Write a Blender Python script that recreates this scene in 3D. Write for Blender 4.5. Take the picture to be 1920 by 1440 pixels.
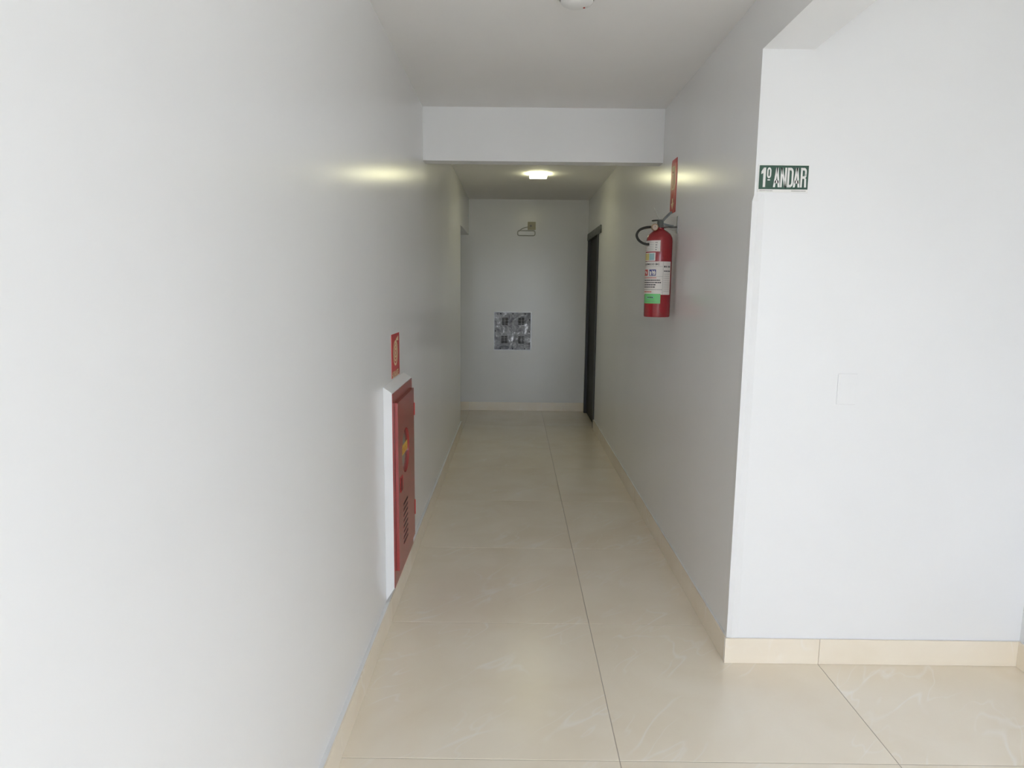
import bpy, bmesh, math, random
from mathutils import Vector, Matrix
random.seed(4)
sc = bpy.context.scene
for o in list(bpy.data.objects):
    bpy.data.objects.remove(o)
C = sc.collection

# ------------------------------------------------------------------ camera
cam_d = bpy.data.cameras.new('camera')
cam_d.sensor_fit = 'HORIZONTAL'; cam_d.sensor_width = 36.0
cam_d.lens = 1255.0 / 1920.0 * 36.0
cam_d.clip_start = 0.05
cam = bpy.data.objects.new('camera', cam_d); C.objects.link(cam)
_r = Vector((0.9999346, 0.00330872, 0.01094711))
_u = Vector((-0.01130155, 0.13943139, 0.99016724))
_f = Vector((-0.00174982, 0.99022621, -0.13945966))
cam.matrix_world = Matrix(((_r.x, _u.x, -_f.x, 0), (_r.y, _u.y, -_f.y, 0), (_r.z, _u.z, -_f.z, 1.5), (0, 0, 0, 1)))
sc.camera = cam

# ------------------------------------------------------------------ sky, daylight, exposure
SKY_STRENGTH = 11.7
LAMP_STRENGTH = 26.0
w = bpy.data.worlds.new('overcast_sky'); sc.world = w; w.use_nodes = True
bg = w.node_tree.nodes['Background']
# overcast sky: brightest overhead, dimmer to the horizon, light ground below
_tc = w.node_tree.nodes.new('ShaderNodeTexCoord'); _sp = w.node_tree.nodes.new('ShaderNodeSeparateXYZ'); _rp = w.node_tree.nodes.new('ShaderNodeValToRGB')
_mr = w.node_tree.nodes.new('ShaderNodeMapRange'); _mr.inputs['From Min'].default_value = -1.0
w.node_tree.links.new(_tc.outputs['Generated'], _sp.inputs[0]); w.node_tree.links.new(_sp.outputs['Z'], _mr.inputs['Value'])
w.node_tree.links.new(_mr.outputs[0], _rp.inputs[0]); w.node_tree.links.new(_rp.outputs[0], bg.inputs[0])
_e = _rp.color_ramp.elements
_e[0].position = .46; _e[0].color = (.34,.355,.37,1); _e[1].position = 1.0; _e[1].color = (.81,.865,1.0,1)
_k = _e.new(.52); _k.color = (.545,.59,.69,1)
bg.inputs[1].default_value = SKY_STRENGTH
# window openings of the hall: (axis of the wall normal, wall plane, a0, a1, z0, z1)
WIN_BACK = (-0.20, 1.95, 0.10, 2.25)      # in the back wall, x0 x1 z0 z1
WIN_SIDE = (-2.2, -0.9, 0.90, 2.25)      # in the hall's right wall, y0 y1 z0 z1
def portal(loc, rot, sx, sy):
    d = bpy.data.lights.new('window_daylight_portal', 'AREA'); d.shape = 'RECTANGLE'; d.size = sx; d.size_y = sy
    d.cycles.is_portal = True
    o = bpy.data.objects.new('window_daylight_portal', d); C.objects.link(o); o.location = loc; o.rotation_euler = rot
portal(((WIN_BACK[0]+WIN_BACK[1])/2, -2.72, (WIN_BACK[2]+WIN_BACK[3])/2), (math.pi/2, 0, math.pi), WIN_BACK[1]-WIN_BACK[0], WIN_BACK[3]-WIN_BACK[2])
portal((2.18, (WIN_SIDE[0]+WIN_SIDE[1])/2, (WIN_SIDE[2]+WIN_SIDE[3])/2), (math.pi/2, 0, math.pi/2), WIN_SIDE[1]-WIN_SIDE[0], WIN_SIDE[3]-WIN_SIDE[2])
sc.view_settings.view_transform = 'Standard'; sc.view_settings.look = 'None'
sc.view_settings.gamma = 1.0; sc.view_settings.use_curve_mapping = False
sc.view_settings.exposure = 0.0
sc.cycles.max_bounces = 9; sc.cycles.diffuse_bounces = 8; sc.cycles.glossy_bounces = 4
sc.cycles.use_denoising = True; sc.cycles.use_adaptive_sampling = True; sc.cycles.adaptive_threshold = .03
sc.cycles.sample_clamp_indirect = 8.0

# ------------------------------------------------------------------ materials
M = {}
def mat(name, col=(.8,.8,.8), rough=.5, metal=0.0, spec=.5, emit=None, estr=0.0, coat=0.0):
    m = bpy.data.materials.new(name); m.use_nodes = True
    b = m.node_tree.nodes['Principled BSDF']
    b.inputs['Base Color'].default_value = (*col, 1); b.inputs['Roughness'].default_value = rough
    b.inputs['Metallic'].default_value = metal; b.inputs['Specular IOR Level'].default_value = spec
    b.inputs['Coat Weight'].default_value = coat
    if emit:
        b.inputs['Emission Color'].default_value = (*emit, 1); b.inputs['Emission Strength'].default_value = estr
    M[name] = m
    return m
def nd(m, t, **kw):
    n = m.node_tree.nodes.new(t)
    for k, v in kw.items(): setattr(n, k, v)
    return n
def lk(m, a, b): m.node_tree.links.new(a, b)
def bsdf(m): return m.node_tree.nodes['Principled BSDF']
def add_noise_color(m, c1, c2, scale=4, detail=4, lo=.35, hi=.65, coord='Object', stretch=(1,1,1)):
    tc = nd(m, 'ShaderNodeTexCoord'); mp = nd(m, 'ShaderNodeMapping'); mp.inputs['Scale'].default_value = stretch
    no = nd(m, 'ShaderNodeTexNoise'); no.inputs['Scale'].default_value = scale; no.inputs['Detail'].default_value = detail
    rp = nd(m, 'ShaderNodeValToRGB')
    rp.color_ramp.elements[0].position = lo; rp.color_ramp.elements[1].position = hi
    rp.color_ramp.elements[0].color = (*c1, 1); rp.color_ramp.elements[1].color = (*c2, 1)
    lk(m, tc.outputs[coord], mp.inputs[0]); lk(m, mp.outputs[0], no.inputs['Vector']); lk(m, no.outputs['Fac'], rp.inputs[0])
    lk(m, rp.outputs[0], bsdf(m).inputs['Base Color'])
    return no, mp
def add_bump(m, scale, strength, dist=.001, stretch=(1,1,1), detail=3):
    tc = nd(m, 'ShaderNodeTexCoord'); mp = nd(m, 'ShaderNodeMapping'); mp.inputs['Scale'].default_value = stretch
    no = nd(m, 'ShaderNodeTexNoise'); no.inputs['Scale'].default_value = scale; no.inputs['Detail'].default_value = detail
    bp = nd(m, 'ShaderNodeBump'); bp.inputs['Strength'].default_value = strength; bp.inputs['Distance'].default_value = dist
    lk(m, tc.outputs['Object'], mp.inputs[0]); lk(m, mp.outputs[0], no.inputs['Vector'])
    lk(m, no.outputs['Fac'], bp.inputs['Height']); lk(m, bp.outputs[0], bsdf(m).inputs['Normal'])

m = mat('wall_paint', (.78,.78,.775), rough=.23, spec=.5)
add_noise_color(m, (.82,.82,.82), (.84,.84,.84), scale=1.3)
add_bump(m, 14, .12, .001, stretch=(1,1,.12))
m = mat('ceiling_paint', (.77,.765,.755), rough=.75, spec=.3); add_noise_color(m, (.82,.81,.80), (.84,.83,.82), scale=1.5)
mat('white_caulk', (.80,.80,.795), rough=.6)
m = mat('grout', (.42,.37,.31), rough=.9)
m = mat('porcelain', (.63,.53,.40), rough=.27, spec=.5); bsdf(m).inputs['IOR'].default_value = 1.8
def porcelain(m):
    t = m.node_tree
    tc = nd(m,'ShaderNodeTexCoord'); oi = nd(m,'ShaderNodeObjectInfo')
    mul = nd(m,'ShaderNodeVectorMath', operation='MULTIPLY_ADD')
    comb = nd(m,'ShaderNodeCombineXYZ')
    for i in range(3): lk(m, oi.outputs['Random'], comb.inputs[i])
    mul.inputs[1].default_value = (37, 53, 71)
    lk(m, comb.outputs[0], mul.inputs[0]); lk(m, tc.outputs['Object'], mul.inputs[2])
    rot0 = nd(m,'ShaderNodeMapping'); rot0.inputs['Rotation'].default_value = (0,0,-.80); rot = nd(m,'ShaderNodeMapping'); rot.inputs['Scale'].default_value = (.8,3.0,1)
    lk(m, mul.outputs[0], rot0.inputs[0]); lk(m, rot0.outputs[0], rot.inputs[0])
    cl = nd(m,'ShaderNodeTexNoise'); cl.inputs['Scale'].default_value = 2.6; cl.inputs['Detail'].default_value = 5; cl.inputs['Distortion'].default_value = .6
    lk(m, mul.outputs[0], cl.inputs['Vector'])
    base = nd(m,'ShaderNodeValToRGB')
    base.color_ramp.elements[0].position = .3; base.color_ramp.elements[1].position = .72
    base.color_ramp.elements[0].color = (.84,.745,.60,1); base.color_ramp.elements[1].color = (.90,.825,.70,1)
    lk(m, cl.outputs['Fac'], base.inputs[0])
    def vein(scale, width, amount, prev):
        v = nd(m,'ShaderNodeTexNoise'); v.inputs['Scale'].default_value = scale; v.inputs['Detail'].default_value = 2.5; v.inputs['Roughness'].default_value=.5; v.inputs['Distortion'].default_value = .1
        lk(m, rot.outputs[0], v.inputs['Vector'])
        s = nd(m,'ShaderNodeMath', operation='SUBTRACT'); s.inputs[1].default_value = .5; lk(m, v.outputs['Fac'], s.inputs[0])
        a = nd(m,'ShaderNodeMath', operation='ABSOLUTE'); lk(m, s.outputs[0], a.inputs[0])
        r = nd(m,'ShaderNodeMapRange'); r.inputs['From Min'].default_value = 0; r.inputs['From Max'].default_value = width
        r.inputs['To Min'].default_value = amount; r.inputs['To Max'].default_value = 0; lk(m, a.outputs[0], r.inputs['Value'])
        # veins fade in and out
        g = nd(m,'ShaderNodeTexNoise'); g.inputs['Scale'].default_value = 3.3; lk(m, mul.outputs[0], g.inputs['Vector'])
        gr = nd(m,'ShaderNodeMapRange'); gr.inputs['From Min'].default_value = .46; gr.inputs['From Max'].default_value = .6; lk(m, g.outputs['Fac'], gr.inputs['Value'])
        p = nd(m,'ShaderNodeMath', operation='MULTIPLY'); lk(m, r.outputs[0], p.inputs[0]); lk(m, gr.outputs[0], p.inputs[1])
        mx = nd(m,'ShaderNodeMix', data_type='RGBA'); lk(m, p.outputs[0], mx.inputs['Factor'])
        lk(m, prev, mx.inputs['A']); mx.inputs['B'].default_value = (.93,.89,.82,1)
        return mx.outputs['Result']
    c = vein(1.15, .009, .6, base.outputs[0]); c = vein(1.9, .011, .42, c)
    lk(m, c, bsdf(m).inputs['Base Color'])
porcelain(m)
mat('frame_charcoal', (.028,.030,.034), rough=.4)
m = mat('door_charcoal', (.022,.023,.026), rough=.6, spec=.3); add_noise_color(m, (.018,.019,.021), (.028,.029,.032), scale=6, stretch=(1,1,.15))
m = mat('lintel_grey', (.10,.105,.105), rough=.5); add_noise_color(m, (.05,.052,.052), (.17,.18,.18), scale=22, stretch=(1,1,1))
m = mat('cabinet_red', (.33,.035,.033), rough=.22, spec=.5); add_noise_color(m, (.31,.045,.042), (.36,.052,.047), scale=3); bsdf(m).inputs['IOR'].default_value = 1.65
mat('cabinet_bright_red', (.50,.025,.03), rough=.35)
mat('latch_black', (.03,.012,.012), rough=.4)
mat('dark_interior', (.34,.36,.33), rough=.8)
mat('band_yellow', (.72,.47,.08), rough=.5)
mat('band_orange', (.60,.22,.03), rough=.5)
mat('sign_red', (.52,.03,.035), rough=.35)
mat('sign_cream', (.80,.66,.40), rough=.45)
mat('sign_white', (.80,.79,.76), rough=.45)
mat('sign_green', (.030,.085,.055), rough=.45)
mat('print_grey', (.28,.27,.26), rough=.6)
mat('print_black', (.05,.05,.055), rough=.6)
mat('print_blue', (.06,.07,.25), rough=.5)
mat('print_red', (.55,.06,.05), rough=.5)
m = mat('extinguisher_red', (.31,.017,.025), rough=.22, spec=.5, coat=.3)
mat('label_white', (.72,.68,.64), rough=.45)
mat('label_cyan', (.30,.47,.50), rough=.4)
mat('label_yellow', (.62,.52,.20), rough=.4)
mat('label_green', (.17,.58,.20), rough=.4)
m = mat('hose_black', (.022,.022,.018), rough=.55); add_bump(m, 300, .3, .0006)
mat('valve_grey', (.14,.145,.14), rough=.4, metal=.6)
mat('brass', (.50,.36,.22), rough=.35, metal=.8)
mat('gauge_face', (.50,.40,.32), rough=.4)
mat('steel', (.42,.42,.42), rough=.35, metal=.9)
mat('white_plastic', (.80,.80,.79), rough=.4)
mat('switch_plastic', (.81,.81,.81), rough=.38)
mat('yellowed_plastic', (.52,.48,.33), rough=.5)
mat('cable_grey', (.45,.44,.40), rough=.6)
m = mat('speckled_zinc', (.42,.42,.43), rough=.38, metal=.85)
def zinc(m):
    tc = nd(m,'ShaderNodeTexCoord')
    n = nd(m,'ShaderNodeTexNoise'); n.inputs['Scale'].default_value = 9; n.inputs['Detail'].default_value = 8; n.inputs['Roughness'].default_value = .72; n.inputs['Distortion'].default_value=1.2
    lk(m, tc.outputs['Object'], n.inputs['Vector'])
    r = nd(m,'ShaderNodeValToRGB'); e = r.color_ramp.elements
    e[0].position = .34; e[0].color = (.07,.07,.073,1); e[1].position = .72; e[1].color = (.80,.80,.81,1)  # noise mottle from dark grey up to bright specks
    k = e.new(.56); k.color = (.185,.18,.175,1)
    lk(m, n.outputs['Fac'], r.inputs[0]); lk(m, r.outputs[0], bsdf(m).inputs['Base Color'])
    b = nd(m,'ShaderNodeBump'); b.inputs['Strength'].default_value = .9; b.inputs['Distance'].default_value = .012
    n2 = nd(m,'ShaderNodeTexNoise'); n2.inputs['Scale'].default_value = 14; n2.inputs['Detail'].default_value = 6
    lk(m, tc.outputs['Object'], n2.inputs['Vector']); lk(m, n2.outputs['Fac'], b.inputs['Height']); lk(m, b.outputs[0], bsdf(m).inputs['Normal'])
zinc(m)
mat('slot_black', (.015,.015,.015), rough=.7)
mat('lamp_diffuser', (.9,.9,.85), rough=.5, emit=(.97,.945,.57), estr=LAMP_STRENGTH)
mat('window_frame_white', (.75,.76,.77), rough=.4)
g = bpy.data.materials.new('thin_glass'); g.use_nodes = True; M['thin_glass'] = g
nt = g.node_tree; nt.nodes.remove(nt.nodes['Principled BSDF'])
tr = nt.nodes.new('ShaderNodeBsdfTransparent'); gl = nt.nodes.new('ShaderNodeBsdfGlossy'); gl.inputs['Roughness'].default_value = .03
lw = nt.nodes.new('ShaderNodeLayerWeight'); pw = nt.nodes.new('ShaderNodeMath'); pw.operation = 'POWER'; pw.inputs[1].default_value = 4.0
fr = nt.nodes.new('ShaderNodeMath'); fr.operation = 'MULTIPLY_ADD'; fr.inputs[1].default_value = .9; fr.inputs[2].default_value = .05
nt.links.new(lw.outputs['Facing'], pw.inputs[0]); nt.links.new(pw.outputs[0], fr.inputs[0])
mx = nt.nodes.new('ShaderNodeMixShader')
tr.inputs[0].default_value = (.93,.95,.94,1)
nt.links.new(fr.outputs[0], mx.inputs[0]); nt.links.new(tr.outputs[0], mx.inputs[1]); nt.links.new(gl.outputs[0], mx.inputs[2])
nt.links.new(mx.outputs[0], nt.nodes['Material Output'].inputs[0])

# ------------------------------------------------------------------ helpers
def link(name, me, material, parent=None):
    if material and not me.materials: me.materials.append(M[material])
    o = bpy.data.objects.new(name, me); C.objects.link(o)
    if parent: o.parent = parent
    return o
def from_bm(name, bm, material, parent=None, smooth=False, shift=None):
    if shift is not None: bmesh.ops.translate(bm, vec=-Vector(shift), verts=bm.verts)
    bmesh.ops.recalc_face_normals(bm, faces=bm.faces)
    me = bpy.data.meshes.new(name); bm.to_mesh(me); bm.free()
    if smooth:
        for p in me.polygons: p.use_smooth = True
        try: me.set_sharp_from_angle(angle=math.radians(40))
        except Exception: pass
    o = link(name, me, material, parent)
    return o
def add_box(bm, a, b, bev=0.0):
    x0,y0,z0 = a; x1,y1,z1 = b
    vs = [bm.verts.new(p) for p in ((x0,y0,z0),(x1,y0,z0),(x1,y1,z0),(x0,y1,z0),(x0,y0,z1),(x1,y0,z1),(x1,y1,z1),(x0,y1,z1))]
    fs = [bm.faces.new([vs[i] for i in q]) for q in ((0,3,2,1),(4,5,6,7),(0,1,5,4),(1,2,6,5),(2,3,7,6),(3,0,4,7))]
    if bev:
        es = list({e for f in fs for e in f.edges})
        bmesh.ops.bevel(bm, geom=es, offset=bev, segments=2, affect='EDGES', profile=.5)
    return vs
def box(name, a, b, material, parent=None, bev=0.0):
    bm = bmesh.new(); add_box(bm, a, b, bev)
    return from_bm(name, bm, material, parent)
def add_prism(bm, pts, axis, lo, hi):
    """extrude a 2-D polygon along axis; pts are the other two coords in x,y,z order"""
    def P(p, v):
        q = list(p); q.insert(axis, v); return q
    a = [bm.verts.new(P(p, lo)) for p in pts]; b = [bm.verts.new(P(p, hi)) for p in pts]
    bm.faces.new(a); bm.faces.new(list(reversed(b)))
    n = len(pts)
    for i in range(n): bm.faces.new((a[i], b[i], b[(i+1)%n], a[(i+1)%n]))
    bm.normal_update()
def prism(name, pts, axis, lo, hi, material, parent=None):
    bm = bmesh.new(); add_prism(bm, pts, axis, lo, hi)
    bmesh.ops.triangulate(bm, faces=[f for f in bm.faces if len(f.verts) > 4])
    return from_bm(name, bm, material, parent)
def add_tube(bm, pts, rad, n=10, closed=False):
    pts = [Vector(p) for p in pts]; L = len(pts); rings = []
    prev = None
    for i, p in enumerate(pts):
        if closed: t = (pts[(i+1)%L]-pts[i-1]).normalized()
        else: t = (pts[min(i+1,L-1)]-pts[max(i-1,0)]).normalized()
        if prev is None:
            up = Vector((0,0,1)) if abs(t.z) < .9 else Vector((1,0,0)); a = t.cross(up).normalized()
        else: a = (prev - t*prev.dot(t)).normalized()
        prev = a; b = t.cross(a)
        r = rad[i] if isinstance(rad, (list, tuple)) else rad
        rings.append([bm.verts.new(p + a*math.cos(2*math.pi*k/n)*r + b*math.sin(2*math.pi*k/n)*r) for k in range(n)])
    for i in range(L if closed else L-1):
        A, B = rings[i], rings[(i+1)%L]
        for k in range(n): bm.faces.new((A[k], A[(k+1)%n], B[(k+1)%n], B[k]))
    if not closed: bm.faces.new(list(reversed(rings[0]))); bm.faces.new(rings[-1])
def tube(name, pts, rad, material, parent=None, n=10, closed=False):
    bm = bmesh.new(); add_tube(bm, pts, rad, n, closed)
    return from_bm(name, bm, material, parent, smooth=True)
def add_lathe(bm, prof, n=32, origin=(0,0,0), axis='z'):
    rings = []
    O = Vector(origin)
    def P(r, h, t):
        c, s = r*math.cos(t), r*math.sin(t)
        return O + Vector({'z':(c,s,h), 'y':(c,h,s), 'x':(h,c,s)}[axis])
    for r, h in prof:
        if r < 1e-6: rings.append([bm.verts.new(P(0,h,0))])
        else: rings.append([bm.verts.new(P(r,h,2*math.pi*k/n)) for k in range(n)])
    for A, B in zip(rings, rings[1:]):
        for k in range(n):
            k2 = (k+1)%n
            if len(A) == 1 and len(B) == 1: continue
            if len(A) == 1: bm.faces.new((A[0], B[k2], B[k]))
            elif len(B) == 1: bm.faces.new((A[k], A[k2], B[0]))
            else: bm.faces.new((A[k], A[k2], B[k2], B[k]))
def lathe(name, prof, material, parent=None, n=32, origin=(0,0,0), axis='z'):
    bm = bmesh.new(); add_lathe(bm, prof, n, origin, axis)
    return from_bm(name, bm, material, parent, smooth=True)
def smooth_path(ctrl, k=8):
    P = [Vector(p) for p in ctrl]; out = []
    for i in range(len(P)-1):
        p0 = P[max(i-1,0)]; p1 = P[i]; p2 = P[i+1]; p3 = P[min(i+2,len(P)-1)]
        for j in range(k):
            t = j/k
            out.append(.5*((2*p1)+(p2-p0)*t+(2*p0-5*p1+4*p2-p3)*t*t+(3*p1-p0-3*p2+p3)*t**3))
    out.append(P[-1]); return out
def tag(o, label=None, cat=None, group=None, kind=None):
    if label: o['label'] = label
    if cat: o['category'] = cat
    if group: o['group'] = group
    if kind: o['kind'] = kind
    return o
def struct(o, label=None):
    o['kind'] = 'structure'
    if label: o['label'] = label
    return o
def empty(name, loc=(0,0,0), parent=None):
    o = bpy.data.objects.new(name, None); C.objects.link(o); o.location = loc; o.empty_display_size = .05
    if parent: o.parent = parent
    return o
def text_geo(body, w, h, bold=0.0):
    """flat lettering as (verts2d, faces) fitted to w x h, origin lower left"""
    cu = bpy.data.curves.new('lettering', 'FONT'); cu.body = body; cu.size = 1; cu.offset = bold; cu.resolution_u = 4
    o = bpy.data.objects.new('lettering', cu); C.objects.link(o)
    bpy.context.view_layer.update()
    dg = bpy.context.evaluated_depsgraph_get(); me = o.evaluated_get(dg).to_mesh()
    vs = [(v.co.x, v.co.y) for v in me.vertices]; fs = [tuple(p.vertices) for p in me.polygons]
    o.evaluated_get(dg).to_mesh_clear(); bpy.data.objects.remove(o); bpy.data.curves.remove(cu)
    x0 = min(v[0] for v in vs); x1 = max(v[0] for v in vs); y0 = min(v[1] for v in vs); y1 = max(v[1] for v in vs)
    return [((x-x0)/(x1-x0)*w, (y-y0)/(y1-y0)*h) for x, y in vs], fs
def flat_mesh(name, verts2d, faces, fn, material, parent=None):
    me = bpy.data.meshes.new(name); me.from_pydata([fn(*v) for v in verts2d], [], faces); me.update()
    return link(name, me, material, parent)

# ------------------------------------------------------------------ room dimensions
WL, WR = -0.558, 0.887          # corridor wall faces
YC = 2.562                      # face of the wall beside the corridor mouth
YF = 8.27                       # end wall of the corridor
ZC = 2.575                      # ceiling
HX = 2.075                      # right wall of the hall
YB = -2.6                       # wall behind the viewer
BT = 1.075                      # far face of the right-hand beam / wall
BH = .107                       # baseboard height
TX, TY = 0.9, 0.893; JX, JY = 0.357, 1.968   # tile grid

# floor
fl = struct(box('floor', (-2.2, YB-.15, -.12), (HX+.2, YF+.15, -.0015), 'grout'), 'cream polished porcelain tile floor of the corridor')
_tm = {}
def tile_mesh(sx, sy):
    k = (round(sx,4), round(sy,4))
    if k not in _tm:
        bm = bmesh.new(); h = .009; c = .0012
        lo = [(-sx/2,-sy/2),(sx/2,-sy/2),(sx/2,sy/2),(-sx/2,sy/2)]; ti = [(-sx/2+c,-sy/2+c),(sx/2-c,-sy/2+c),(sx/2-c,sy/2-c),(-sx/2+c,sy/2-c)]
        A = [bm.verts.new((x,y,-h)) for x,y in lo]; B = [bm.verts.new((x,y,-.0007)) for x,y in lo]; D = [bm.verts.new((x,y,0)) for x,y in ti]
        bm.faces.new(list(reversed(A))); bm.faces.new(D)
        for i in range(4):
            j = (i+1)%4; bm.faces.new((A[i],A[j],B[j],B[i])); bm.faces.new((B[i],B[j],D[j],D[i]))
        bmesh.ops.recalc_face_normals(bm, faces=bm.faces)
        me = bpy.data.meshes.new('floor_tile'); bm.to_mesh(me); bm.free(); me.materials.append(M['porcelain']); _tm[k] = me
    return _tm[k]
G = .0027
def tile(x0, x1, y0, y1):
    o = bpy.data.objects.new('floor_tile', tile_mesh(x1-x0-G, y1-y0-G)); C.objects.link(o); o.parent = fl
    o.location = ((x0+x1)/2, (y0+y1)/2, 0)
for r in range(-6, 9):
    y0 = JY + r*TY; y1 = y0 + TY
    y0c, y1c = max(y0, YB), min(y1, YF)
    if y1c - y0c < .05: continue
    tile(JX-TX, JX, y0c, y1c)
    tile(JX, JX+TX if y0c < YC else WR+.03, y0c, y1c)
    if y0c < YC: tile(JX+TX, HX+.05, y0c, min(y1c, YC+.05))
    if y1c > 6.9: tile(JX-2*TX, JX-TX, max(y0c, 6.9), y1c)

# walls
OPY, OPZ = 7.013, 2.152         # side opening at the far left
struct(prism('wall_left', [(YB,0),(OPY,0),(OPY,OPZ),(YF,OPZ),(YF,ZC),(YB,ZC)], 0, WL-.15, WL, 'wall_paint'), 'long off-white satin painted left wall of the corridor')
DY0, DY1, DZ = 7.20, 8.20, 2.14
struct(prism('wall_right', [(YB,2.37),(YC,2.37),(YC,0),(DY0,0),(DY0,DZ),(DY1,DZ),(DY1,0),(YF,0),(YF,ZC),(YB,ZC)], 0, WR, BT, 'wall_paint'), 'grey-white right wall of the corridor with beam over the hall opening')
struct(box('wall_front', (-2.2, YF, 0), (BT+.3, YF+.15, ZC), 'wall_paint'), 'end wall of the corridor with square metal cover')
struct(box('wall_hall', (BT, YC, 0), (HX+.2, YC+.14, ZC), 'wall_paint'), 'bright white wall right of the corridor mouth')
bm = bmesh.new()
add_box(bm, (HX, YB, 0), (HX+.15, WIN_SIDE[0], ZC)); add_box(bm, (HX, WIN_SIDE[1], 0), (HX+.15, YC, ZC))
add_box(bm, (HX, WIN_SIDE[0], 0), (HX+.15, WIN_SIDE[1], WIN_SIDE[2])); add_box(bm, (HX, WIN_SIDE[0], WIN_SIDE[3]), (HX+.15, WIN_SIDE[1], ZC))
struct(from_bm('wall_hall_side', bm, 'wall_paint'), 'wall at the right edge of the hall')
bm = bmesh.new()
add_box(bm, (WL-.15, YB-.15, 0), (WIN_BACK[0], YB, ZC)); add_box(bm, (WIN_BACK[1], YB-.15, 0), (HX+.2, YB, ZC))
add_box(bm, (WIN_BACK[0], YB-.15, 0), (WIN_BACK[1], YB, WIN_BACK[2])); add_box(bm, (WIN_BACK[0], YB-.15, WIN_BACK[3]), (WIN_BACK[1], YB, ZC))
struct(from_bm('wall_back', bm, 'wall_paint'), 'hall wall behind the viewer')
struct(box('wall_passage_end', (-2.2, OPY-.3, 0), (-2.05, YF, ZC), 'wall_paint'), 'end of the side passage')
struct(box('wall_passage_side', (-2.05, OPY-.15, 0), (WL-.15, OPY, ZC), 'wall_paint'), 'near side of the side passage')
struct(box('wall_door_backing', (BT+.0005, 6.9, 0), (BT+.1, YF, ZC), 'wall_paint'), 'wall behind the dark door')
struct(box('ceiling', (-2.3, YB-.2, ZC), (HX+.3, YF+.2, ZC+.12), 'ceiling_paint'), 'flat off-white painted ceiling')
struct(box('beam_trim', (WL, 4.175, 2.265), (WR, 4.285, ZC), 'wall_paint'), 'white beam crossing the corridor below the ceiling')

# built-up plaster corner at the corridor mouth, up to the sign
bm = bmesh.new(); zt = 1.866
pl = [(WR+.002,YC+.05),(WR-.0045,YC+.036),(WR-.0055,YC+.001),(WR+.013,YC-.0058),(WR+.040,YC-.0003),(WR+.040,YC+.01)]
add_prism(bm, pl, 2, BH-.001, zt)
for v in bm.verts:
    if v.co.z > zt-.0001: v.co.x += (WR+.003-v.co.x)*(.9 if v.co.x < WR else 0); v.co.y += (YC+.001-v.co.y)*(.9 if v.co.y < YC else 0)
bot = {}
r = bmesh.ops.bisect_plane(bm, geom=bm.verts[:]+bm.edges[:]+bm.faces[:], plane_co=(0,0,zt-.03), plane_no=(0,0,1))
for g_ in r['geom_cut']:
    if isinstance(g_, bmesh.types.BMVert):
        k = min(pl, key=lambda p: (p[0]-g_.co.x)**2+(p[1]-g_.co.y)**2); g_.co.x, g_.co.y = k
struct(from_bm('trim_1', bm, 'wall_paint'), 'slightly built-up plaster edge at the corridor corner')

# windows of the hall (behind and beside the viewer)
def window(name, p0, p1, axis, label):
    o = empty(name); struct(o, label)
    bm = bmesh.new(); t = .06
    (a0, z0), (a1, z1) = (p0[0], p0[1]), (p1[0], p1[1]); d0, d1 = p0[2], p1[2]
    def bx(A0, A1, Z0, Z1):
        if axis == 1: add_box(bm, (A0, d0, Z0), (A1, d1, Z1))
        else: add_box(bm, (d0, A0, Z0), (d1, A1, Z1))
    bx(a0, a0+t, z0, z1); bx(a1-t, a1, z0, z1); bx(a0+t, a1-t, z0, z0+t); bx(a0+t, a1-t, z1-t, z1)
    am = (a0+a1)/2; bx(am-.025, am+.025, z0+t, z1-t)
    from_bm('window_frame', bm, 'window_frame_white', o)
    dm = (d0+d1)/2
    for A0, A1 in ((a0+t, am-.025), (am+.025, a1-t)):
        bm2 = bmesh.new()
        q = [(A0,z0+t),(A1,z0+t),(A1,z1-t),(A0,z1-t)]
        bm2.faces.new([bm2.verts.new((a, dm, z) if axis == 1 else (dm, a, z)) for a, z in q])
        from_bm('window_pane', bm2, 'thin_glass', o)
window('window_1', (WIN_BACK[0], WIN_BACK[2], YB-.12), (WIN_BACK[1], WIN_BACK[3], YB-.06), 1, 'white framed hall window behind the viewer')
window('window_2', (WIN_SIDE[0], WIN_SIDE[2], HX+.05), (WIN_SIDE[1], WIN_SIDE[3], HX+.11), 0, 'white framed window in the hall side wall')

# baseboards: a white bed (its top shows as the white ledge) with porcelain strips in front
BH = .107
def baseboard(name, axis, face, sign, a0, a1, joints, label, ledge=.0145, th=.0055):
    def bx(A0, A1, d0, d1, z0, z1, nm, mt, par):
        lo, hi = sorted((face+sign*d0, face+sign*d1))
        bm = bmesh.new()
        if axis == 0: add_box(bm, (lo, A0, z0), (hi, A1, z1))
        else: add_box(bm, (A0, lo, z0), (A1, hi, z1))
        if par is None: return from_bm(nm, bm, mt)
        c = Vector(((lo+hi)/2, (A0+A1)/2, 0)) if axis == 0 else Vector(((A0+A1)/2, (lo+hi)/2, 0))
        o = from_bm(nm, bm, mt, par, shift=c); o.location = c; return o
    b = struct(bx(a0, a1, 0, ledge, .0, BH-.0005, name, 'white_caulk', None), label)
    cuts = [a0] + [j for j in joints if a0+.03 < j < a1-.03] + [a1]
    for p, q in zip(cuts, cuts[1:]): bx(p+(.0012 if p > a0 else 0), q-(.0012 if q < a1 else 0), ledge, ledge+th, .0008, BH, 'baseboard_strip', 'porcelain', b)
    return b
jy = [JY+k*TY for k in range(-7, 9)]; jx = [JX+k*TX for k in range(-3, 4)]
baseboard('baseboard_left', 0, WL, 1, YB, OPY-.004, jy, 'cream tile baseboard with white ledge along the left wall')
baseboard('baseboard_right', 0, WR, -1, YC+.0003, DY0-.02, jy, 'cream tile baseboard along the right corridor wall', ledge=.008, th=.005)
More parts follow.
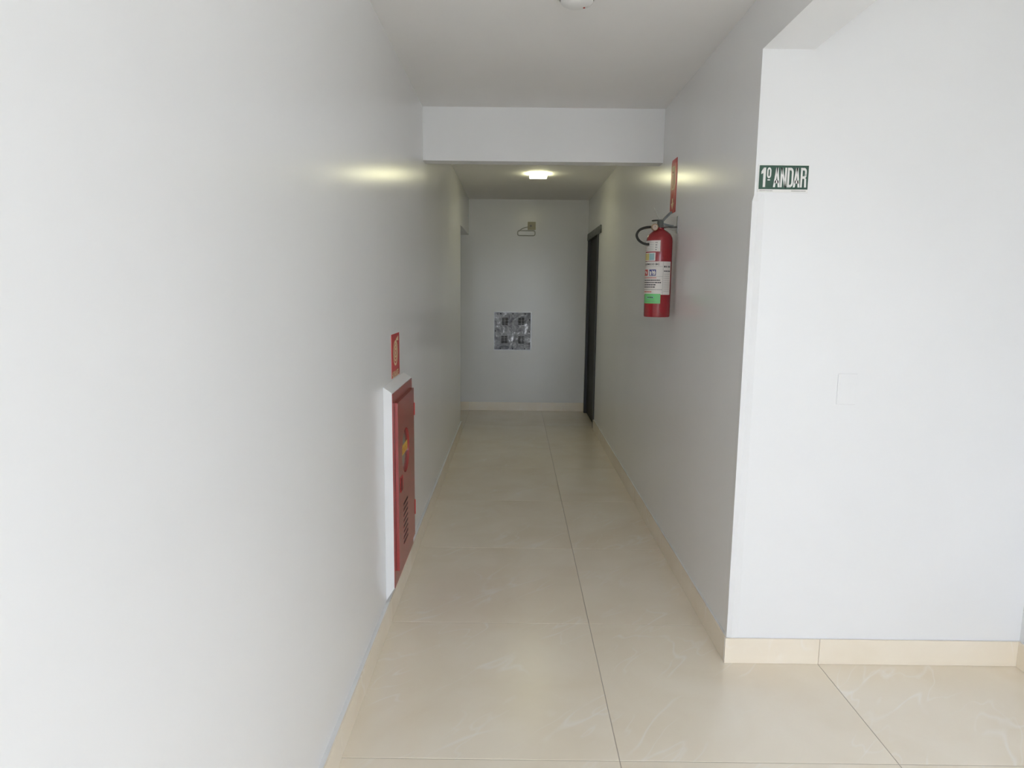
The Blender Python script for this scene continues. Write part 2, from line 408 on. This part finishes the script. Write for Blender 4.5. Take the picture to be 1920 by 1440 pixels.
baseboard('baseboard_front', 1, YF, -1, -2.0, WR-.0005, jx, 'cream tile baseboard on the corridor end wall', ledge=.006, th=.005)
baseboard('baseboard_hall', 1, YC, -1, WR-.0130, HX-.001, [1.257], 'cream tile baseboard below the bright white hall wall', ledge=.006, th=.006)
baseboard('baseboard_side', 0, HX, -1, YB, YC-.013, jy, 'cream tile baseboard on the hall side wall', ledge=.006, th=.006)

# ------------------------------------------------------------------ dark door at the far right
dr = struct(empty('door_1', (WR, (DY0+DY1)/2, 0)), 'dark charcoal door with frame at the far right end')
def dbox(n, a, b, mt, bev=0, par=None):
    bm = bmesh.new(); add_box(bm, a, b, bev); o = from_bm(n, bm, mt, par or dr, shift=(WR,(DY0+DY1)/2,0) if par is None else None); return o
dbox('door_leaf', (WR+.02, DY0+.05, .006), (WR+.055, DY1-.05, DZ-.05), 'door_charcoal')
dbox('door_jamb', (WR-.012, DY0, .0), (WR+.10, DY0+.05, DZ-.05), 'frame_charcoal', .003)
dbox('door_jamb', (WR-.012, DY1-.05, .0), (WR+.10, DY1, DZ-.05), 'frame_charcoal', .003)
dbox('door_head', (WR-.014, DY0-.19, DZ-.05), (WR-.0002, DY1+.03, DZ+.03), 'lintel_grey', .003)
dbox('door_head_lining', (WR, DY0+.0005, DZ-.05), (WR+.10, DY1-.0005, DZ-.0005), 'frame_charcoal')

# ------------------------------------------------------------------ ceiling lamp (lit)
lx, ly = .213, 6.46
lp = tag(empty('ceiling_lamp', (lx, ly, ZC)), 'square lit LED lamp on the ceiling beyond the beam', 'ceiling lamp')
box('lamp_base', (-.078,-.078,-.006), (.078,.078,-.0002), 'white_plastic', lp, .003)
box('lamp_diffuser', (-.080,-.080,-.034), (.080,.080,-.0062), 'lamp_diffuser', lp, .006)

# ------------------------------------------------------------------ round detector on the near ceiling
sm = tag(empty('smoke_detector', (.218, 2.63, ZC)), 'white round smoke detector on the near ceiling at top edge', 'smoke detector')
lathe('base', [(0,0),(.074,0),(.074,-.012),(.070,-.015),(0,-.015)], 'white_plastic', sm, 40)
lathe('head', [(.060,-.015),(.060,-.026),(.052,-.034),(.030,-.041),(.0,-.043)], 'white_plastic', sm, 40)
lathe('sensor_ring', [(.0635,-.015),(.0635,-.019),(.0602,-.019)], 'print_grey', sm, 40)
lathe('indicator', [(.004,-.0395),(.004,-.0425),(0,-.0430)], 'print_red', sm, 10, (.028,.012,0))

# ------------------------------------------------------------------ floor-number sign
Ys = YC-.0005
sx0, sx1, sz0, sz1 = .896, 1.083, 1.868, 1.968
sg = tag(empty('floor_sign', ((sx0+sx1)/2, Ys, (sz0+sz1)/2)), 'white and dark green sign reading 1º ANDAR beside the corridor mouth', 'sign')
def on_sign(ox, oz, d): return lambda u, v: (ox+u-(sx0+sx1)/2, -d, oz+v-(sz0+sz1)/2)
def rect2(w_, h_): return [(0,0),(w_,0),(w_,h_),(0,h_)], [(0,1,2,3)]
bm = bmesh.new(); add_box(bm, (-(sx1-sx0)/2, -.0025, -(sz1-sz0)/2), ((sx1-sx0)/2, 0, (sz1-sz0)/2)); from_bm('plate', bm, 'sign_white', sg)
gx0, gx1, gz0, gz1 = .900, 1.0815, 1.879, 1.9645
flat_mesh('green_panel', *rect2(gx1-gx0, gz1-gz0), on_sign(gx0, gz0, .0029), 'sign_green', sg)
lh = .070
def strokes(quads, w_, arcs=()):
    """block letter from strokes; unit height, given width, arcs are elliptical half rings (cx, cy, rx, ry, thick_x, thick_y, a0, a1)"""
    vs = []; fs = []
    for q in quads:
        n = len(vs); vs += q; fs.append(tuple(range(n, n+len(q))))
    for cx, cy, rx, ry, tx, ty, a0, a1 in arcs:
        n = len(vs); m_ = 20
        for k in range(m_+1):
            a = math.radians(a0+(a1-a0)*k/m_); c, s_ = math.cos(a), math.sin(a)
            vs += [(cx+(rx-tx)*c, cy+(ry-ty)*s_), (cx+rx*c, cy+ry*s_)]
            if k: fs.append((n+2*k-2, n+2*k-1, n+2*k+1, n+2*k))
    return [(x*w_, y*lh) for x, y in vs], fs
def V(x0, x1): return [(x0,0),(x1,0),(x1,1),(x0,1)]
GL = {
 '1': ([V(.45,1.0), [(0,.80),(0,.66),(.45,.72),(.60,1.0),(.50,1.0)]], ()),
 'A': ([[(0,0),(.30,0),(.62,1),(.34,1)], [(.70,0),(1,0),(.66,1),(.38,1)], [(.20,.20),(.80,.20),(.76,.35),(.24,.35)]], ()),
 'N': ([V(0,.29), V(.71,1), [(.0,1),(.30,1),(1,0),(.70,0)]], ()),
 'D': ([V(0,.31), [(.25,0),(.52,0),(.52,.13),(.25,.13)], [(.25,.87),(.52,.87),(.52,1),(.25,1)], V(.70,1.0)[:0] or [(.69,.25),(1,.25),(1,.75),(.69,.75)]], ((.50,.75,.50,.25,.31,.13,0,90), (.50,.25,.50,.25,.31,.13,-90,0))),
 'R': ([V(0,.30), [(.25,.87),(.55,.87),(.55,1),(.25,1)], [(.25,.44),(.55,.44),(.55,.57),(.25,.57)], [(.66,.62),(.97,.62),(.97,.80),(.66,.80)], [(.66,0),(1,0),(.93,.44),(.60,.50)]], ((.55,.78,.42,.22,.31,.13,0,90), (.55,.66,.42,.22,.31,.13,-90,0))),
 '0': ([[(0,.32),(.33,.32),(.33,.68),(0,.68)], [(.67,.32),(1,.32),(1,.68),(.67,.68)]], ((.5,.68,.5,.32,.33,.17,0,180), (.5,.32,.5,.32,.33,.17,180,360))),
}
for ch, x, wd, zz in (('1', .9075, .0165, gz0+.0075), ('A', .9530, .0250, gz0+.0075), ('N', .9790, .0225, gz0+.0075), ('D', 1.0045, .0220, gz0+.0075), ('A', 1.0265, .0250, gz0+.0075), ('R', 1.0530, .0225, gz0+.0075)):
    flat_mesh('letter', *strokes(GL[ch][0], wd, GL[ch][1]), on_sign(x, zz, .0033), 'sign_white', sg)
v0, f0 = strokes(GL['0'][0], .0155, GL['0'][1])
flat_mesh('letter', [(a, b*.55) for a, b in v0], f0, on_sign(.9285, gz0+.0395, .0033), 'sign_white', sg)
flat_mesh('ordinal_dash', *rect2(.0095, .0040), on_sign(.9315, gz0+.0315, .0033), 'sign_white', sg)
def micro(parent, fn, x, z, length, hgt, material, seed, name='fine_print'):
    """a line of print too small to read: short dashes"""
    rnd = random.Random(seed); vs = []; fs = []; u = 0
    while u < length-.001:
        wd = min(rnd.uniform(.0025, .007)*hgt/.003, length-u); n = len(vs)
        vs += [(x+u, z), (x+u+wd, z), (x+u+wd, z+hgt), (x+u, z+hgt)]; fs.append((n,n+1,n+2,n+3)); u += wd + .0011*hgt/.003
    return flat_mesh(name, vs, fs, fn, material, parent)
micro(sg, on_sign(0,0,.0029), .904, 1.8725, .048, .0022, 'print_grey', 3)
micro(sg, on_sign(0,0,.0029), 1.022, 1.8722, .053, .0022, 'print_grey', 5)

# blank cover plate on the hall wall
cp = tag(empty('blank_wall_plate', (1.288, YC, 1.134)), 'blank white cover plate low on the bright hall wall', 'wall plate')
bm = bmesh.new(); add_box(bm, (-.037,-.004,-.060), (.037,0,.060), .0015); from_bm('plate', bm, 'wall_paint', cp)
bm = bmesh.new(); add_box(bm, (-.028,-.0045,-.048), (.028,-.0035,.048), .0003); from_bm('blank_insert', bm, 'wall_paint', cp)

# ------------------------------------------------------------------ hydrant sign on the left wall
hy0, hy1, hz0, hz1 = 3.045, 3.247, 1.088, 1.291
hs = tag(empty('hydrant_sign', (WL, hy0, hz0)), 'red square sign with coiled hose symbol above the red cabinet', 'sign')
S = hy1-hy0
bm = bmesh.new(); add_box(bm, (0,0,0), (.0025,S,S)); from_bm('plate', bm, 'sign_red', hs)
def on_h(d): return lambda u, v: (d, u, v)
def arc_strip(cx, cz, r, wdt, a0, a1, n=28, sq=1.0):
    vs = []; fs = []
    for i in range(n+1):
        a = a0+(a1-a0)*i/n
        vs += [(cx+(r-wdt/2)*math.cos(a), cz+(r-wdt/2)*math.sin(a)*sq), (cx+(r+wdt/2)*math.cos(a), cz+(r+wdt/2)*math.sin(a)*sq)]
        if i: fs.append((2*i-2, 2*i-1, 2*i+1, 2*i))
    return vs, fs
cu, cv = .092, .112
for r, wd in ((.054, .011), (.036, .009), (.019, .008)):
    flat_mesh('coil', *arc_strip(cu, cv, r, wd, 0, 2*math.pi), on_h(.0029), 'sign_cream', hs)
flat_mesh('coil_hub', *arc_strip(cu, cv, .004, .008, 0, 2*math.pi), on_h(.0029), 'sign_cream', hs)
flat_mesh('hose_tail', *arc_strip(.135, .122, .054, .011, math.pi*.98, math.pi*.52), on_h(.0030), 'sign_cream', hs)
flat_mesh('nozzle', [(.128,.169),(.166,.166),(.166,.190),(.128,.180)], [(0,1,2,3)], on_h(.0030), 'sign_cream', hs)
flat_mesh('spoke', [(cu-.004,cv-.036),(cu+.004,cv-.036),(cu+.004,cv+.036),(cu-.004,cv+.036)], [(0,1,2,3)], on_h(.0030), 'sign_cream', hs)
flat_mesh('lettering', *text_geo('HIDRANTE', .166, .030, .02), on_h(.0029), 'sign_cream', hs)
for c in (hs.children[-1],): c.location = (0, .018, .014)

# ------------------------------------------------------------------ fire hose cabinet on the left wall
cy0, cy1, XF = 2.835, 3.377, -.517
cz0, cz1 = .172, 1.050
cb = tag(empty('fire_hose_cabinet', (WL, cy0, 0)), 'red fire hose cabinet in a white box on the left wall', 'cabinet')
def L(p): return (p[0]-WL, p[1]-cy0, p[2])
bm = bmesh.new(); add_prism(bm, [(WL+.0005-WL, 1.080), (XF-.003-WL, cz1+.004), (XF-.003-WL, cz0), (.0005, .112)], 1, 0, cy1-cy0)
from_bm('plaster_box', bm, 'white_caulk', cb)
bm = bmesh.new()                     # face of the frame with the door opening
fo = (cy0, cz0, cy1, cz1); fi = (cy0+.052, cz0+.068, cy1-.030, cz1-.050)
for a in ((fo[0],fo[1],fi[0],fo[3]), (fi[2],fo[1],fo[2],fo[3]), (fi[0],fo[1],fi[2],fi[1]), (fi[0],fi[3],fi[2],fo[3])):
    add_box(bm, L((XF-.0029, a[0], a[1])), L((XF, a[2], a[3])))
from_bm('frame', bm, 'cabinet_red', cb)
bx0 = bmesh.new(); add_box(bx0, L((XF-.0028, fi[0]+.0005, fi[1]+.0005)), L((XF-.0010, fi[2]-.0005, fi[3]-.0005))); from_bm('interior', bx0, 'dark_interior', cb)
# door: plate with a round hole
d0, dz0, d1, dz1 = cy0+.046, cz0+.062, cy1-.026, cz1-.046
gcy, gcz, gr = 3.085, .747, .106
def door_mesh():
    bm = bmesh.new(); n = 48; xa, xb = XF+.0006, XF+.014
    cir = []; rec = []
    corners = [math.atan2(z-gcz, y-gcy) for y, z in ((d0,dz0),(d1,dz0),(d1,dz1),(d0,dz1))]
    angs = sorted([2*math.pi*k/n-math.pi for k in range(n)] + corners)
    for a in angs:
        c, s = math.cos(a), math.sin(a)
        t = min([v for v in (((d1-gcy)/c if c > 1e-9 else 9), ((d0-gcy)/c if c < -1e-9 else 9), ((dz1-gcz)/s if s > 1e-9 else 9), ((dz0-gcz)/s if s < -1e-9 else 9))])
        cir.append((gcy+gr*c, gcz+gr*s)); rec.append((gcy+t*c, gcz+t*s))
    R = {}
    for nm, ring, x in (('ca',cir,xa),('cb',cir,xb),('ra',rec,xa),('rb',rec,xb)):
        R[nm] = [bm.verts.new(L((x, y, z))) for y, z in ring]
    m_ = len(angs)
    for i in range(m_):
        j = (i+1)%m_
        bm.faces.new((R['cb'][i],R['cb'][j],R['rb'][j],R['rb'][i])); bm.faces.new((R['ca'][j],R['ca'][i],R['ra'][i],R['ra'][j]))
        bm.faces.new((R['ca'][i],R['ca'][j],R['cb'][j],R['cb'][i])); bm.faces.new((R['rb'][i],R['rb'][j],R['ra'][j],R['ra'][i]))
    return from_bm('door', bm, 'cabinet_red', cb)
door = door_mesh()
bm = bmesh.new(); add_lathe(bm, [(0,0),(gr-.0005,0),(gr-.0005,.002),(0,.002)], 40, L((XF+.002, gcy, gcz)), 'x'); from_bm('round_window', bm, 'thin_glass', door)
def on_c(d): return lambda u, v: L((XF+d, u, v))
hw = math.sqrt(gr*gr-.022**2)-.004
flat_mesh('yellow_band', [(gcy-hw,.728),(gcy+hw,.728),(gcy+hw,.774),(gcy-hw,.774)], [(0,1,2,3)], on_c(.0046), 'band_yellow', door)
tv, tf = text_geo('INCÊNDIO', .176, .030, .02)
flat_mesh('lettering', [(u+gcy-.088, v+.735) for u, v in tv], tf, on_c(.0050), 'band_orange', door)
lt = box('latch', L((XF+.0145, 2.925, .585)), L((XF+.0165, 2.985, .655)), 'cabinet_bright_red', door, .001)
box('latch_slot', L((XF+.0167, 2.930, .592)), L((XF+.0176, 2.952, .650)), 'latch_black', lt)
for i in range(8):                   # shallow louvre lips; dark plates paint in the shade of recessed slots
    z = .318+i*.0265
    box('louvre', L((XF+.0142, 3.003, z-.0055)), L((XF+.0155, 3.122, z-.0028)), 'cabinet_red', door)
    box('louvre_slot_shade', L((XF+.0141, 3.006, z-.0026)), L((XF+.0147, 3.119, z+.0070)), 'latch_black', door)
for za, zb in ((.862,.925), (.338,.415)):
    tube('hinge', [L((XF+.009, d1+.010, za)), L((XF+.009, d1+.010, zb))], .0080, 'cabinet_bright_red', cb, 12)

# ------------------------------------------------------------------ metal cover on the end wall
px0, px1, pz0, pz1 = -.244, .219, .760, 1.231
pn = tag(empty('metal_wall_cover', ((px0+px1)/2, YF, (pz0+pz1)/2)), 'square speckled metal cover with four vent grids on the end wall', 'wall cover')
PW, PH = (px1-px0)/2, (pz1-pz0)/2; pcx, pcz = (px0+px1)/2, (pz0+pz1)/2
box('frame_back', (-PW,-.010,-PH), (PW,0,PH), 'steel', pn, .002)
box('cover_plate', (-PW+.006,-.016,-PH+.006), (PW-.012,-.0102,PH-.006), 'speckled_zinc', pn, .002)
box('hinge_strip', (PW-.010,-.019,-PH+.004), (PW-.003,-.0102,PH-.004), 'steel', pn, .001)
slot = None
for cx, cz in ((-.110,1.115), (.091,1.117), (-.116,.890), (.092,.887)):
    for r in range(5):
        for c in range(2):
            if slot is None:
                slot = box('vent_slot', (-.017,-.0015,-.0062), (.017,.0015,.0062), 'slot_black', pn, .0012); o = slot
            else: o = slot.copy(); C.objects.link(o)
            o.parent = pn; o.location = (cx-pcx+(c-.5)*.040, -.0165, cz-pcz+(2-r)*.0185)
sw = None
for x, z in ((-.15,.212),(0,.212),(.15,.212),(-.214,0),(-.15,-.216),(0,-.216),(.15,-.216),(.205,.14),(.205,-.008),(.205,-.155)):
    if sw is None: sw = lathe('screw', [(.008,0),(.008,-.004),(.004,-.006),(0,-.006)], 'slot_black', pn, 12, axis='y'); o = sw
    else: o = sw.copy(); C.objects.link(o); o.parent = pn
    o.location = (x, -.016, z)

# ------------------------------------------------------------------ yellowed socket with cable loop on the end wall
so = tag(empty('wall_socket', (.2, YF, 2.265)), 'yellowed socket plate with a grey cable loop high on the end wall', 'socket')
box('socket_plate', (-.046,-.009,-.047), (.050,0,.048), 'yellowed_plastic', so, .003)
lathe('socket_ring', [(.026,-.009),(.026,-.012),(.018,-.012),(.018,-.0095),(0,-.0095)], 'yellowed_plastic', so, 24, (-.008,0,0), 'y')
lathe('socket_hole', [(.012,-.0096),(.012,-.0104),(0,-.0104)], 'print_grey', so, 16, (-.008,0,0), 'y')
loop = []
hx_, hz_, rr_ = .105, .029, .022
for qx, qz, a0 in ((1,1,0),(-1,1,90),(-1,-1,180),(1,-1,270)):
    for k in range(6):
        a = math.radians(a0+90*k/5); loop.append((-.061+qx*(hx_-rr_)+rr_*math.cos(a), -.0065, -.086+qz*(hz_-rr_)+rr_*math.sin(a)))
tube('cable_loop', loop, .0055, 'cable_grey', so, 8, True)
tube('cable', smooth_path([(-.035,-.005,-.010),(-.085,-.005,-.022),(-.125,-.005,-.042),(-.150,-.005,-.066)], 5), .0045, 'cable_grey', so, 8)

# ------------------------------------------------------------------ extinguisher sign on the right wall
ey0, ey1, ez0, ez1 = 3.805, 3.930, 1.937, 2.229
es = tag(empty('extinguisher_sign', (WR, ey0, ez0)), 'tall red sign with cream symbol and down arrow above the extinguisher', 'sign')
W_, H_ = ey1-ey0, ez1-ez0
bm = bmesh.new(); add_prism(bm, [(0,0.004),(.006,0),(W_-.006,0),(W_,.006),(W_,H_-.016),(W_-.014,H_),(0,H_)], 0, -.003, 0)
bmesh.ops.triangulate(bm, faces=[f for f in bm.faces if len(f.verts) > 4]); from_bm('plate', bm, 'sign_red', es)
def on_e(d): return lambda u, v: (-d, W_-u, v)     # u runs left to right as seen from the corridor
flat_mesh('symbol_panel', [(.022,.128),(.080,.128),(.086,.134),(.086,.246),(.078,.256),(.022,.256)], [(0,1,2,3,4,5)], on_e(.0034), 'sign_cream', es)
v1, f1 = arc_strip(.052, .228, .009, .006, 0, math.pi, 10)
vs = [(.041,.136),(.063,.136),(.063,.208),(.041,.208)]; fs = [(0,1,2,3)]
vs += [(.047,.208),(.057,.208),(.057,.228),(.047,.228)]; fs.append((4,5,6,7)); vs += [(.030,.222),(.060,.216),(.060,.224),(.030,.230)]; fs.append((8,9,10,11))
flat_mesh('extinguisher_symbol', vs, fs, on_e(.0037), 'sign_red', es)
flat_mesh('flame_symbol', [(.030,.086),(.050,.080),(.070,.090),(.078,.118),(.060,.100),(.056,.122),(.044,.102),(.034,.114)], [(0,1,2,3,4,5,6,7)], on_e(.0034), 'print_red', es)
flat_mesh('down_arrow', [(.057,.018),(.088,.055),(.068,.055),(.068,.080),(.046,.080),(.046,.055),(.026,.055)], [(0,1,2,3,4,5,6)], on_e(.0034), 'sign_cream', es)

# ------------------------------------------------------------------ fire extinguisher
ax, ay, az = .793, 3.742, 1.360
ex = tag(empty('fire_extinguisher', (ax, ay, az)), 'red fire extinguisher with black hose hung on the right wall', 'fire extinguisher')
R_ = .0715
lathe('cylinder', [(0,.004),(R_-.012,.004),(R_-.010,0),(R_-.003,0),(R_,.006),(R_,.412),(R_-.002,.428),(R_-.012,.448),(R_-.030,.464),(.026,.472),(.021,.476),(.021,.484),(0,.484)], 'extinguisher_red', ex, 48)
ca = math.atan2(-.793, 3.742)        # azimuth towards the viewer
def wrap(r):
    def fn(t, z):                    # t in metres along the surface, 0 faces the corridor mouth
        a = t/R_; c, s = math.cos(a), math.sin(a)
        d = Vector((math.sin(ca), -math.cos(ca), 0)); e = Vector((math.cos(ca), math.sin(ca), 0))
        p = d*c*r + e*s*r; return (p.x, p.y, z-az)
    return fn
def A(deg): return math.radians(deg)*R_
def patch(name, a0, a1, z0, z1, material, parent, lift, n=14):
    vs = []; fs = []
    for i in range(n+1):
        t = A(a0+(a1-a0)*i/n); vs += [(t, z0), (t, z1)]
        if i: fs.append((2*i-2, 2*i, 2*i+1, 2*i-1))
    o = flat_mesh(name, vs, fs, wrap(R_+lift), material, parent)
    for p in o.data.polygons: p.use_smooth = True
    return o
l1 = patch('inspection_label', -100, 4, 1.713, 1.772, 'label_white', ex, .0005)
for k in range(5): micro(l1, wrap(R_+.0009), A(-85), 1.721+k*.0095, A(62), .0016, 'print_grey', 20+k)
for k in range(4): micro(l1, wrap(R_+.0009), A(-17), 1.720+k*.0125, A(9), .0055, 'print_grey', 40+k)
l2 = patch('small_label', -100, -15, 1.663, 1.7075, 'sign_white', ex, .0005)
patch('cyan_field', -45, -20, 1.667, 1.7035, 'label_cyan', l2, .0009, 6); patch('yellow_field', -95, -46, 1.667, 1.7035, 'label_yellow', l2, .0009, 8)
l3 = patch('instruction_label', -110, 62, 1.482, 1.660, 'label_white', ex, .0005, 24)
tv, tf = text_geo('PÓ QUÍMICO BC', A(106), .0150, .03)
flat_mesh('lettering', [(u+A(-102), v+1.6385) for u, v in tv], tf, wrap(R_+.0009), 'print_black', l3)
for z in (1.6325, 1.5795): patch('rule', -108, 20, z, z+.0011, 'print_grey', l3, .0009, 14)
patch('rule', 20, 21, 1.482, 1.660, 'print_grey', l3, .0009, 1)
pr_ = patch('pictogram', -86, -51, 1.584, 1.617, 'print_red', l3, .0009, 6)
flat_mesh('flame', [(A(-80),1.588),(A(-60),1.588),(A(-56),1.600),(A(-62),1.612),(A(-66),1.602),(A(-73),1.613),(A(-82),1.598)], [(0,1,2,3,4,5,6)], wrap(R_+.0013), 'label_white', pr_)
pb_ = patch('pictogram', -42, -10, 1.584, 1.617, 'print_blue', l3, .0009, 6)
flat_mesh('drum', [(A(-39),1.587),(A(-30),1.587),(A(-30),1.605),(A(-39),1.609)], [(0,1,2,3)], wrap(R_+.0013), 'label_white', pb_)
flat_mesh('flame', [(A(-24),1.588),(A(-13),1.588),(A(-12),1.602),(A(-17),1.614),(A(-20),1.606),(A(-29),1.615),(A(-27),1.600)], [(0,1,2,3,4,5,6)], wrap(R_+.0013), 'label_white', pb_)
micro(l3, wrap(R_+.0009), A(-95), 1.5705, A(88), .0042, 'print_red', 60)
for k, (a1, hh) in enumerate(((10,.0058),(13,.0058),(-8,.0058),(-10,.0058),(18,.003))):
    micro(l3, wrap(R_+.0009), A(-105), 1.5565-k*.0122, A(a1+105), hh, 'print_black' if k < 4 else 'print_grey', 70+k)
micro(l3, wrap(R_+.0009), A(-90), 1.4945, A(65), .005, 'print_red', 80)
for z, hh in ((1.628,.009),(1.6055,.0062)): micro(l3, wrap(R_+.0009), A(24), z, A(33), hh, 'print_black', int(z*1000))
for k in range(9): micro(l3, wrap(R_+.0009), A(24), 1.592-k*.0115, A(32), .0014, 'print_grey', 90+k)
l4 = patch('green_sticker', -72, 13, 1.434, 1.4865, 'label_green', ex, .0013, 12)
flat_mesh('sticker_emblem', [(A(-52)+A(38)*.5*(1+math.cos(t)), 1.4665+.0085*math.sin(t)) for t in [2*math.pi*k/16 for k in range(16)]], [tuple(range(16))], wrap(R_+.0019), 'label_cyan', l4)
micro(l4, wrap(R_+.0022), A(-47), 1.4648, A(28), .0045, 'print_black', 101)
micro(l4, wrap(R_+.0017), A(-60), 1.443, A(58), .0022, 'print_grey', 102)
# valve, gauge, levers, hose
vz = 1.844-az
valve = lathe('valve', [(0,vz-.004),(.020,vz-.004),(.020,vz+.010),(.018,vz+.013),(.018,vz+.034),(.013,vz+.042),(0,vz+.043)], 'valve_grey', ex, 20)
def flat_bar(name, pts, th, wd, material, parent):
    """bent strip in the x-z plane, wd deep along y"""
    bm = bmesh.new(); P = [Vector((p[0],0,p[1])) for p in pts]; up = []; dn = []
    for i, p in enumerate(P):
        t = (P[min(i+1,len(P)-1)]-P[max(i-1,0)]).normalized(); nrm = Vector((-t.z,0,t.x)); up.append(p+nrm*th/2); dn.append(p-nrm*th/2)
    poly = [(v.x, v.z) for v in up] + [(v.x, v.z) for v in reversed(dn)]
    add_prism(bm, poly, 1, -wd/2, wd/2)
    return from_bm(name, bm, material, parent)
flat_bar('squeeze_lever', [(-.006,vz+.030),(.010,vz+.034),(.030,vz+.056),(.052,vz+.079),(.060,vz+.082)], .012, .022, 'valve_grey', ex)
flat_bar('carry_handle', [(-.010,vz+.022),(.014,vz+.020),(.045,vz+.013),(.071,vz+.009)], .009, .020, 'valve_grey', ex)
tube('safety_pin', [(-.048,-.004,vz+.0365),(-.040,-.004,vz+.037),(-.010,-.002,vz+.040),(.006,0,vz+.040)], [.0030,.0045,.0040,.0035], 'hose_black', ex, 8)
tube('seal_tie', smooth_path([(-.008,-.006,vz+.040),(-.018,-.006,vz+.062),(-.030,-.006,vz+.086),(-.040,-.006,vz+.106)], 3), .0016, 'cable_grey', ex, 6)
ga = lathe('gauge', [(0,.012),(.0175,.012),(.0185,.006),(.0185,-.010),(.0160,-.0125),(.0145,-.0105),(0,-.0105)], 'brass', ex, 24, (-.036,-.030,vz-.001), 'y')
lathe('gauge_face', [(.0143,-.0108),(.0143,-.0112),(0,-.0112)], 'gauge_face', ga, 20, (-.036,-.030,vz-.001), 'y')
flat_mesh('gauge_needle', [(-.0012,0),(.0012,0),(.0004,.010),(-.0004,.010)], [(0,1,2,3)], lambda u, v: (-.036+u, -.0415, vz-.001+v), 'print_black', ga)
tube('gauge_stem', [(-.034,-.026,vz-.001),(-.010,-.004,vz+.004)], .006, 'brass', ga, 8)
hose = smooth_path([(-.012,.004,vz+.002),(-.045,.006,vz+.004),(-.080,.002,vz+.000),(-.113,-.006,vz-.014),(-.129,-.014,vz-.040),(-.121,-.022,vz-.066),(-.100,-.030,vz-.084),(-.080,-.034,vz-.091),(-.072,-.034,vz-.0925)], 6)
tube('hose', hose, .0068, 'hose_black', ex, 12)
tube('hose_clip', [(-.0735,-.034,vz-.0925),(-.0645,-.040,vz-.092)], .0072, 'hose_black', ex, 12)
# bracket that carries it
bw = WR-ax
bk = box('wall_bracket', (bw-.004,-.014,vz-.030), (bw-.0002,.014,vz+.062), 'steel', ex, .001)
tube('bracket_arm', [(bw-.002,-.010,vz+.004),(.022,-.018,vz+.002),(0,-.0205,vz+.002)], .0035, 'valve_grey', ex, 8)
tube('bracket_arm', [(bw-.002,.010,vz+.004),(.022,.018,vz+.002),(0,.0205,vz+.002)], .0035, 'valve_grey', ex, 8)
tube('bracket_stay', [(bw-.003,-.006,vz-.020),(.060,-.006,vz-.006),(.030,-.010,vz-.000)], .003, 'cable_grey', ex, 8)
